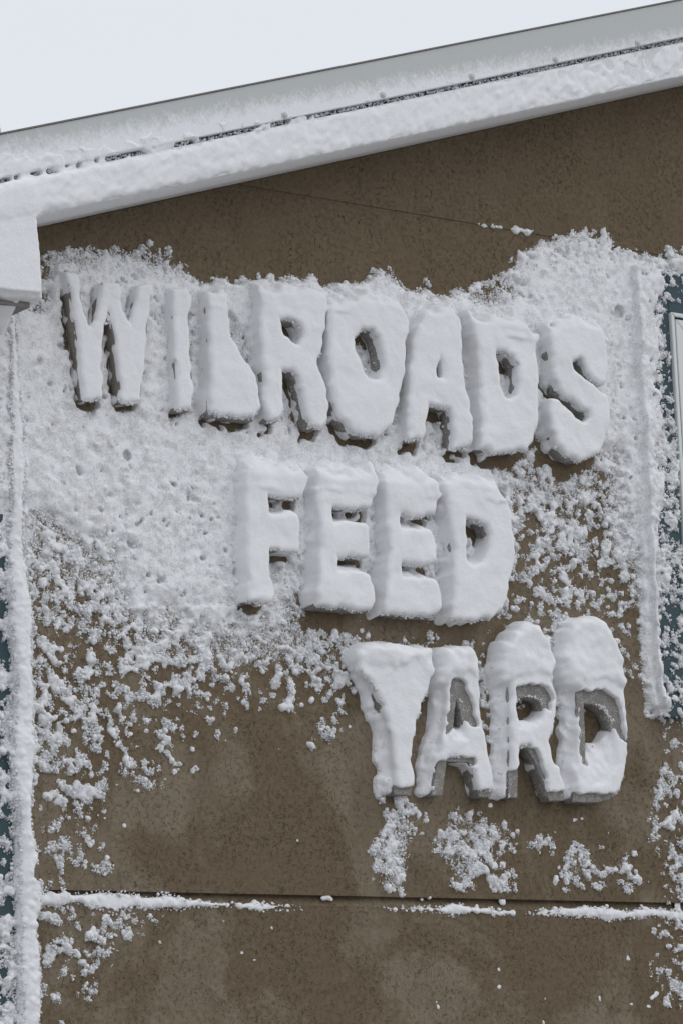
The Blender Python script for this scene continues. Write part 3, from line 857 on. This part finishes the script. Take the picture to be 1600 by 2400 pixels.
for ri, (kind, hh, b_, pl) in enumerate(RIDGES):
    npl = b_+hh*0.5
    pts = [at(x, y, max(npl, 0.0)) for x, y, _ in pl]
    ws = [w_/900.0 if kind != 'left' and kind != 'right' else w_/760.0 for _, _, w_ in pl]
    best = np.full((nu, nv), 9.0, np.float32); bw = np.ones((nu, nv), np.float32)*0.001
    for (a, wa), (b, wb) in zip(zip(pts[:-1], ws[:-1]), zip(pts[1:], ws[1:])):
        ex, ey = b[0]-a[0], b[1]-a[1]
        i0 = max(0, int((min(a[0], b[0])-0.06-U0)/VX)); i1 = min(nu, int((max(a[0], b[0])+0.06-U0)/VX)+1)
        j0 = max(0, int((min(a[1], b[1])-0.06-V0)/VX)); j1 = min(nv, int((max(a[1], b[1])+0.06-V0)/VX)+1)
        if i1 <= i0 or j1 <= j0: continue
        s = (slice(i0, i1), slice(j0, j1))
        t = ((U[s]-a[0])*ex+(V[s]-a[1])*ey)/(ex*ex+ey*ey); tc = np.clip(t, 0, 1)
        d = np.hypot(U[s]-a[0]-ex*tc, V[s]-a[1]-ey*tc); wl = wa+(wb-wa)*tc
        m = d/wl < best[s]/bw[s]
        best[s] = np.where(m, d, best[s]); bw[s] = np.where(m, wl, bw[s])
    q = best/(bw*(0.92+0.20*noise2(nu, nv, 0.06)+0.10*noise2(nu, nv, 0.02)))
    amp = hh*np.clip(bw/np.max(ws)*1.25, 0.45, 1.0)*(1+0.25*noise2(nu, nv, 0.06)*(kind != 'left'))*(1+0.10*noise2(nu, nv, 0.05)+0.03*noise2(nu, nv, 0.012))
    Hr = np.where(q < 1, b_+amp*np.sqrt(np.maximum(1-q**2.4, 0)), -0.02)
    if kind == 'left':
        Hr = np.where(q < 1, Hr-0.017*smooth_step(V, 2.75, 3.35), Hr)
    if ri == 0: rq = np.where((q > 0.72) & (q < 1.25), 1.0, 0.0)
    else: rq = np.maximum(rq, np.where((q > 0.6) & (q < 1.35), 0.30, 0.0))
    take = (Hr > H) & (q < 1) & (Hr > -0.02)
    rid_id[take] = ri
    H = np.maximum(H, Hr)
    near = np.where(q < 1.1, np.minimum(near, 0.004), near)

pk = RZ0-V
heap = np.where((pk > -0.004) & (pk < 0.08) & (U < RX1-0.020), np.maximum(heap, 0.116*np.clip(1.45-pk/0.055, 0, 1)**0.8), heap)
heap = np.where(heap > 0, heap*(1+0.035*noise2(nu, nv, 0.04))+0.0010*noise2(nu, nv, 0.012), heap)
for _ in range(3):
    heap[1:-1, 1:-1] = (heap[1:-1, 1:-1]*2+heap[:-2, 1:-1]+heap[2:, 1:-1]+heap[1:-1, :-2]+heap[1:-1, 2:])/6
H = np.maximum(H, heap)
gu = np.zeros_like(H); gv2 = np.zeros_like(H)
gu[1:-1] = (H[2:]-H[:-2])/(2*VX); gv2[:, 1:-1] = (H[:, 2:]-H[:, :-2])/(2*VX)
slope = np.sqrt(1+gu**2+gv2**2).astype(np.float32)
F = (ng[None, None, :]-H[:, :, None])/slope[:, :, None]
np.clip(F, -0.03, 0.03, out=F)

# crumbs and balls of snow
prob = np.where((e > -0.03) & (Hs > -0.004), np.clip(1.1-cov*1.05, 0.05, 1.0), 0)*(heap < 0.004)*(rid_id < 0)*(~frame_zone)*(lee < 0.5)
prob *= (cov > 0.004)
cand = np.flatnonzero(prob.ravel() > 0)
pc = prob.ravel()[cand]; pc = pc/pc.sum()
NB = 11000
pick = RNG.choice(cand, NB, p=pc)
iu, iv = np.unravel_index(pick, (nu, nv))
rad = np.clip(RNG.lognormal(math.log(0.0038), 0.30, NB), 0.0028, 0.0075)
rad *= (1-0.25*solid[iu, iv])
cn = np.maximum(H[iu, iv], base[iu, iv])+rad*RNG.uniform(-0.35, 0.55, NB)
cs = np.stack([iu+RNG.uniform(-.5, .5, NB), iv+RNG.uniform(-.5, .5, NB), (cn-N0)/VX], 1)
splat(F, cs, rad)
# crumbs on the ridges and round the caps' rims
cand = np.flatnonzero((rid_id.ravel() >= 0)); pick = RNG.choice(cand, 1500)
iu, iv = np.unravel_index(pick, (nu, nv)); rad = np.clip(RNG.lognormal(math.log(0.0045), 0.35, len(pick)), 0.003, 0.010)
cs = np.stack([iu, iv, (H[iu, iv]-rad*0.45-N0)/VX], 1); splat(F, cs, rad)

# the stucco's face between the joints, with the fine powder that clings to it
GS = 4
su = np.arange(0, nu, GS); sv_ = np.arange(0, nv, GS)
pdr = np.clip(cov, 0, 1.05)*(1-0.85*np.clip(lee, 0, 1))
for _ in range(3):
    pdr[1:-1, 1:-1] = (pdr[1:-1, 1:-1]*2+pdr[:-2, 1:-1]+pdr[2:, 1:-1]+pdr[1:-1, :-2]+pdr[1:-1, 2:])/6
pdr = pdr[np.ix_(su, sv_)]
gx_ = ug[su]; gz_ = vg[sv_]
for z0_, z1_, nm in ((JL+JH/2, JU-JH/2, 'stucco_face'), (1.905, JL-JH/2, 'stucco_face')):
    jj = np.flatnonzero((gz_ > z0_) & (gz_ < z1_))
    zz = gz_[jj].copy(); zz[0] = z0_; zz[-1] = z1_
    GX, GZ = np.meshgrid(gx_, zz, indexing='ij'); cl_ = GZ > soff(GX)-0.0005
    GZ = np.minimum(GZ, soff(GX)-0.0005)
    ii = np.arange(GX.size).reshape(GX.shape)
    qs = np.stack([ii[:-1, :-1], ii[1:, :-1], ii[1:, 1:], ii[:-1, 1:]], -1)
    okq = ~(cl_[:-1, :-1] & cl_[1:, :-1])
    fo = np_mesh(nm, np.stack([GX.ravel(), np.full(GX.size, -0.0006), GZ.ravel()], 1), qs[okq], M_STUC, bld)
    at_p = fo.data.attributes.new('powder', 'FLOAT', 'POINT'); at_p.data.foreach_set('value', pdr[:, jj].ravel().astype(np.float32))

# fine loose crumbs, kept as meshes of their own
PHI = (1+5**0.5)/2
ICO = np.array([(-1, PHI, 0), (1, PHI, 0), (-1, -PHI, 0), (1, -PHI, 0), (0, -1, PHI), (0, 1, PHI), (0, -1, -PHI), (0, 1, -PHI), (PHI, 0, -1), (PHI, 0, 1), (-PHI, 0, -1), (-PHI, 0, 1)])
ICO /= np.linalg.norm(ICO[0])
ICF = np.array([(0, 11, 5), (0, 5, 1), (0, 1, 7), (0, 7, 10), (0, 10, 11), (1, 5, 9), (5, 11, 4), (11, 10, 2), (10, 7, 6), (7, 1, 8), (3, 9, 4), (3, 4, 2), (3, 2, 6), (3, 6, 8), (3, 8, 9), (4, 9, 5), (2, 4, 11), (6, 2, 10), (8, 6, 7), (9, 8, 1)])


OCT = np.array([(1, 0, 0), (-1, 0, 0), (0, 1, 0), (0, -1, 0), (0, 0, 1), (0, 0, -1)], float)
OCF = np.array([(0, 2, 4), (2, 1, 4), (1, 3, 4), (3, 0, 4), (2, 0, 5), (1, 2, 5), (3, 1, 5), (0, 3, 5)])


def crumbs(P, R, small=False):
    """verts, triangles of irregular grains at P (k, 3) with radii R"""
    k = len(R); B, T = (OCT*1.15, OCF) if small else (ICO, ICF); nb = len(B)
    q = RNG.standard_normal((k, 4)); q /= np.linalg.norm(q, axis=1, keepdims=True)
    a, b, c, d = q.T
    M = np.stack([1-2*(c*c+d*d), 2*(b*c-a*d), 2*(b*d+a*c), 2*(b*c+a*d), 1-2*(b*b+d*d), 2*(c*d-a*b), 2*(b*d-a*c), 2*(c*d+a*b), 1-2*(b*b+c*c)], 1).reshape(k, 3, 3)
    v = B[None]*(1+RNG.uniform(-0.28, 0.28, (k, nb, 1)))*RNG.uniform(0.7, 1.25, (k, 1, 3))
    v = np.einsum('kij,knj->kni', M, v)*R[:, None, None]+P[:, None, :]
    return v.reshape(-1, 3), (T[None]+nb*np.arange(k)[:, None, None]).reshape(-1, 3)


calm = 1-solid*smooth_step(e, 0.01, 0.07)*0.97
free = calm*(~frame_zone)*(heap < 0.003)*(lee < 0.6)*(rid_id < 0)
w_edge = np.exp(-(np.minimum(e, 0)/0.035)**2)*np.clip(1.1-cov, 0.02, 1)*(cov > 0.012)*free*(1-0.75*(e > 0.25))
w_edge = np.maximum(w_edge, 0.55*rq)
w_big = w_edge.copy()
w_edge = w_edge+0.03*((heap > 0.003) & (heap < D*0.8) & (gu*gu+gv2*gv2 > 0.25))
w_halo = np.exp(-((e+0.05)/0.10)**2)*(cov > 0.03)*free*(0.04+0.96*smooth_step(-cov, -0.95, -0.7))


def scatter(wt, k, med, sig, lo, hi, lift):
    wt = wt.ravel(); cand = np.flatnonzero(wt > 0.02)
    pick = RNG.choice(cand, k, p=wt[cand]/wt[cand].sum())
    iu, iv = np.unravel_index(pick, (nu, nv))
    r_ = np.clip(RNG.lognormal(math.log(med), sig, k), lo, hi)
    sf = np.maximum(H[iu, iv], base[iu, iv])
    return np.stack([ug[iu]+RNG.uniform(-1, 1, k)*VX, -(sf+r_*RNG.uniform(-0.2, lift, k)), vg[iv]+RNG.uniform(-1, 1, k)*VX], 1), r_


c1 = crumbs(*scatter(w_big, 14500, 0.0031, 0.28, 0.0022, 0.0075, 1.1))
c2 = crumbs(*scatter(w_edge, 39000, 0.0020, 0.25, 0.0012, 0.0032, 1.3), small=True)
c3 = crumbs(*scatter(w_halo, 28000, 0.0016, 0.30, 0.0009, 0.0028, 0.8), small=True)
CRV = np.concatenate([c1[0], c2[0], c3[0]])
CRT = np.concatenate([c1[1], c2[1]+len(c1[0]), c3[1]+len(c1[0])+len(c2[0])])

# caps on the letter fronts
for L in L_:
    s = L['s']; csd = L['csd'][:, :, None]
    sh = shifted(L['csd'], 0, 1, 0.05)[:, :, None]
    tv = L['t']*(1+0.07*noise2(*L['csd'].shape, 0.05)+0.03*noise2(*L['csd'].shape, 0.02))[:, :, None].astype(np.float32)
    dn = ng[None, None, :]-(D+tv)
    c = rounded(sh, dn, 0.013)
    c = np.maximum(c, (D-L['cut'])-ng[None, None, :])
    Fs = smin(F[s], c.astype(np.float32), 0.005)
    if L['bare']:
        u, v = U[s], V[s]
        b = np.minimum.reduce([sdf(u, v, [p]) for p in L['bare']])
        b = b-0.0015+0.0016*noise2(*b.shape, 0.014)+0.0018*noise2(*b.shape, 0.007)
        bx = np.maximum(b[:, :, None], (D-0.010)-ng[None, None, :])
        Fs = np.maximum(Fs, -bx)
    F[s] = Fs

rims = []
for L in L_:
    s = L['s']; a0, b0 = s[0].start, s[1].start
    c = L['csd']; m = np.argwhere((np.abs(c+0.0025) < 0.0035) & (shifted(c, 0, 3, 0.0) > c+0.004))
    k = min(len(m), 300); m = m[RNG.choice(len(m), k, replace=False)]
    if L['bare']:
        bb = np.minimum.reduce([sdf(U[s], V[s], [p]) for p in L['bare']])
        m = m[bb[m[:, 0], m[:, 1]] > -0.001]
    r_ = np.clip(RNG.lognormal(math.log(0.0019), 0.35, len(m)), 0.001, 0.004)
    dd = -c[m[:, 0], m[:, 1]]
    n_ = D+RNG.uniform(-0.010, 0.5, len(m))*L['t']+np.clip(dd, 0, 0.006)*0.8
    L['rim'] = crumbs(np.stack([ug[a0+m[:, 0]], -n_, vg[b0+m[:, 1]]], 1), r_, True)
rough_amp = (0.0004+0.0014*smooth_step(near, 0.004, 0.03)*(1-0.55*solid)).astype(np.float32)
F += noise3(nu, nv, nn, 0.0085)*rough_amp[:, :, None]*0.75
F += noise3(nu, nv, nn, 0.019)*rough_amp[:, :, None]*0.8
F = soften(F)
pts, quads = surface(F)
del F


def split_snow(pts, quads, faces_key, to_world, makers):
    fc = pts[quads].mean(1)
    key = faces_key(fc)
    for k, make in makers.items():
        q = quads[key == k]
        if not len(q): continue
        ids, inv = np.unique(q.ravel(), return_inverse=True)
        make(to_world(pts[ids]), inv.reshape(-1, 4))


def wall_key(fc):
    i = np.clip(np.round(fc[:, 0]).astype(int), 0, nu-1); j = np.clip(np.round(fc[:, 1]).astype(int), 0, nv-1)
    n = N0+fc[:, 2]*VX
    k = np.where(rid_id[i, j] >= 0, 100+rid_id[i, j], 0)
    o = owner[i, j]
    r = np.where((o >= 0) & (n > D*0.72), 1+o, k)
    d_ = drift[i, j]
    return np.where((d_ >= 0) & (r == 0) & (heap[i, j] >= H[i, j]-0.0005) & (heap[i, j] > 0.004), 1+d_, r)


def wall_world(p): return np.stack([U0+p[:, 0]*VX, -(N0+p[:, 2]*VX), V0+p[:, 1]*VX], 1)


mk = {0: lambda V_, Q_: tag(np_mesh('wall_snow', np.concatenate([V_, CRV]), Q_, M_CRUST, None, CRT+len(V_)), 'wind-blown snow crusted over the brown stucco around the letters', 'snow', kind='stuff')}
RL = ['ridge of packed snow down the teal corner board at the picture\'s left',
      'long strip of snow lying in the lower stucco joint beside the corner board', 'broken snow strip in the lower stucco joint below the word YARD',
      'thin snow streak lying on the upper stucco joint']
for i in range(4):
    mk[100+i] = (lambda V_, Q_, i=i: tag(np_mesh('snow_ridge' if i < 1 else 'snow_strip', V_, Q_, M_SNOW), RL[i], 'snow', kind='stuff' if i else None))


def cap_maker(L):
    def f(V_, Q_):
        o = L['obj']
        c = np_mesh('snow_cap', np.concatenate([V_, L['rim'][0]])-np.array(o.location), Q_, M_SNOW, o, L['rim'][1]+len(V_))
    return f


for i, L in enumerate(L_): mk[1+i] = cap_maker(L)
split_snow(pts, quads, wall_key, wall_world, mk)
print('wall snow quads', len(quads), time.time()-T_0)

# ------------------------------------------------------------------ snow on the rake trim (x, height above the soffit line, n)
X0, X1, T0, T1, M0, M1 = -1.30, 1.42, -0.36, 0.24, OVER-0.105, OVER+0.060
mu, mt, mn = int((X1-X0)/VX), int((T1-T0)/VX), int((M1-M0)/VX)
xg = X0+np.arange(mu)*VX; tg = T0+np.arange(mt)*VX; mg = (M0+np.arange(mn)*VX).astype(np.float32)
X, T = np.meshgrid(xg, tg, indexing='ij'); Z = T+SOF0+PIT*X
pos = np.clip((X+1.0)/2.1, -0.1, 1.1)                                 # 0 at the left of the picture, 1 at the right
rag = 0.0028*noise2(mu, mt, 0.02)+0.0022*noise2(mu, mt, 0.009)
grain = fbm2(mu, mt, (0.024, 0.011), (0.6, 0.6))
Hf = np.full((mu, mt), -0.02, np.float32)
# lower board: crust, thick at the left and thin at the right
tb = np.interp(pos, [-0.1, 0, .05, .12, .25, .6, 1], [0.024, 0.024, 0.019, 0.0135, 0.009, 0.005, 0.0028])
edge_t = np.minimum(T+0.002+rag*0.7, (T_GAP-0.001)-T+rag*0.6)
crust = tb*(1-np.exp(-np.maximum(edge_t, 0)/0.006))+0.0008*grain
patchy = uniform_rank(fbm2(mu, mt, (0.05, 0.022, 0.01), (0.5, 0.8, 0.6)))
crust = np.where(edge_t > 0, crust-0.0056*smooth_step(pos, 0.45, 1.0)*smooth_step(patchy, 0.45, 0.9), -0.01)
Hf = np.maximum(Hf, np.where((T < T_GAP+0.003) & (T > -0.006), OVER+crust, -0.02))
# flashing: feathery frost dying out upwards, and lumps bridging the gap at the left
frac = np.interp(pos, [0, .1, .25, .5, .8, 1], [0.62, 0.42, 0.30, 0.22, 0.14, 0.10])
h_ = (T-T_FL)/(T_TOP-T_FL)
feather = uniform_rank(fbm2(mu, mt, (0.022, 0.011, 0.006), (0.5, 0.8, 0.8)))
ef = smooth_step(frac*1.45-h_, 0.0, 0.75)*1.08-feather*0.95
ef = np.where((T > T_FL-0.001) & (T < T_TOP-0.008), ef, -1)
tf = np.interp(pos, [0, .12, .3, 1], [0.0045, 0.003, 0.0022, 0.0014])
Hf = np.maximum(Hf, np.where(ef > 0, OVER+0.010+tf*(1-np.exp(-ef/0.25))+0.0008*grain-0.0004, -0.02))
bridge = np.interp(pos, [-.1, 0, .12, .3, .5], [0.85, 0.66, 0.48, 0.22, 0.0])
br = bridge-uniform_rank(fbm2(mu, mt, (0.018, 0.009), (0.7, 0.7)))
Hf = np.maximum(Hf, np.where((np.abs(T-(T_GAP+T_FL)/2) < 0.009) & (br > 0), OVER+np.minimum(0.009, br*0.05), -0.02))
blk = [(RX0, RZ0+0.004), (RX1+0.004, RZ0+0.002), (RX1+0.001, RZ0+0.10), (RX1-0.008, soff(RX1)-0.008), (RX1-0.008, soff(RX1)+0.082), (RX0, soff(RX0)+0.082)]
bs = sdf(X, Z, [blk])+0.0015*noise2(mu, mt, 0.06)
end = smooth_step(-X+0.02*noise2(mu, mt, 0.03), -1.40, -1.22)
Hf = np.where(end < 0.98, OVER*0+Hf-0.012*(1-end), Hf)
Hf = np.where(bs < -0.012, np.maximum(Hf, OVER+0.018), Hf)
g1 = np.zeros_like(Hf); g2 = np.zeros_like(Hf)
g1[1:-1] = (Hf[2:]-Hf[:-2])/(2*VX); g2[:, 1:-1] = (Hf[:, 2:]-Hf[:, :-2])/(2*VX)
F = (mg[None, None, :]-Hf[:, :, None])/np.sqrt(1+np.minimum(g1**2+g2**2, 9))[:, :, None].astype(np.float32)
np.clip(F, -0.02, 0.02, out=F)
# the eave return wears a thick smooth coat
c = rounded(bs[:, :, None], mg[None, None, :]-(OVER+0.018+0.002*noise2(mu, mt, 0.08)[:, :, None]), 0.020).astype(np.float32)
F = smin(F, c, 0.030)
pk = RZ0-Z
Hw = np.where((X < RX1-0.022) & (pk > -0.006) & (pk < 0.06), 0.186-np.maximum(pk, 0)*1.4-0.10*smooth_step(X, RX1-0.055, RX1-0.005)+0.006*noise2(mu, mt, 0.03)+0.0045*noise2(mu, mt, 0.013), -0.02)
F = np.minimum(F, np.clip((mg[None, None, :]-Hw[:, :, None])*0.55, -0.02, 0.02).astype(np.float32))
ra = (0.0008-0.0005*smooth_step(-bs, 0.0, 0.02)).astype(np.float32)
F += noise3(mu, mt, mn, 0.008)*ra[:, :, None]*0.8
F += noise3(mu, mt, mn, 0.018)*ra[:, :, None]*0.6
F = soften(F)
p2, q2 = surface(F); del F
xw = X0+p2[:, 0]*VX
vw = np.stack([xw, -(M0+p2[:, 2]*VX), T0+p2[:, 1]*VX+SOF0+PIT*xw], 1)
NG_ = 2600
gx = RNG.uniform(X0, X1, NG_); gp = np.clip((gx+1.0)/2.1, 0, 1)
gr = np.clip(RNG.lognormal(math.log(0.0019), 0.35, NG_), 0.001, 0.0045)
gt = (T_GAP+T_FL)/2+RNG.normal(0, 0.0035, NG_)
gn = OVER-0.009+RNG.uniform(0, 0.006, NG_)*(1-gp)+gr*0.3
v3, t3 = crumbs(np.stack([gx, -gn, gt+SOF0+PIT*gx], 1), gr, True)
tag(np_mesh('trim_snow', np.concatenate([vw, v3]), q2, M_SNOW, None, t3+len(vw)), 'frosty snow stuck on the sloping white rake trim and its left end', 'snow', kind='stuff')
print('trim snow quads', len(q2))
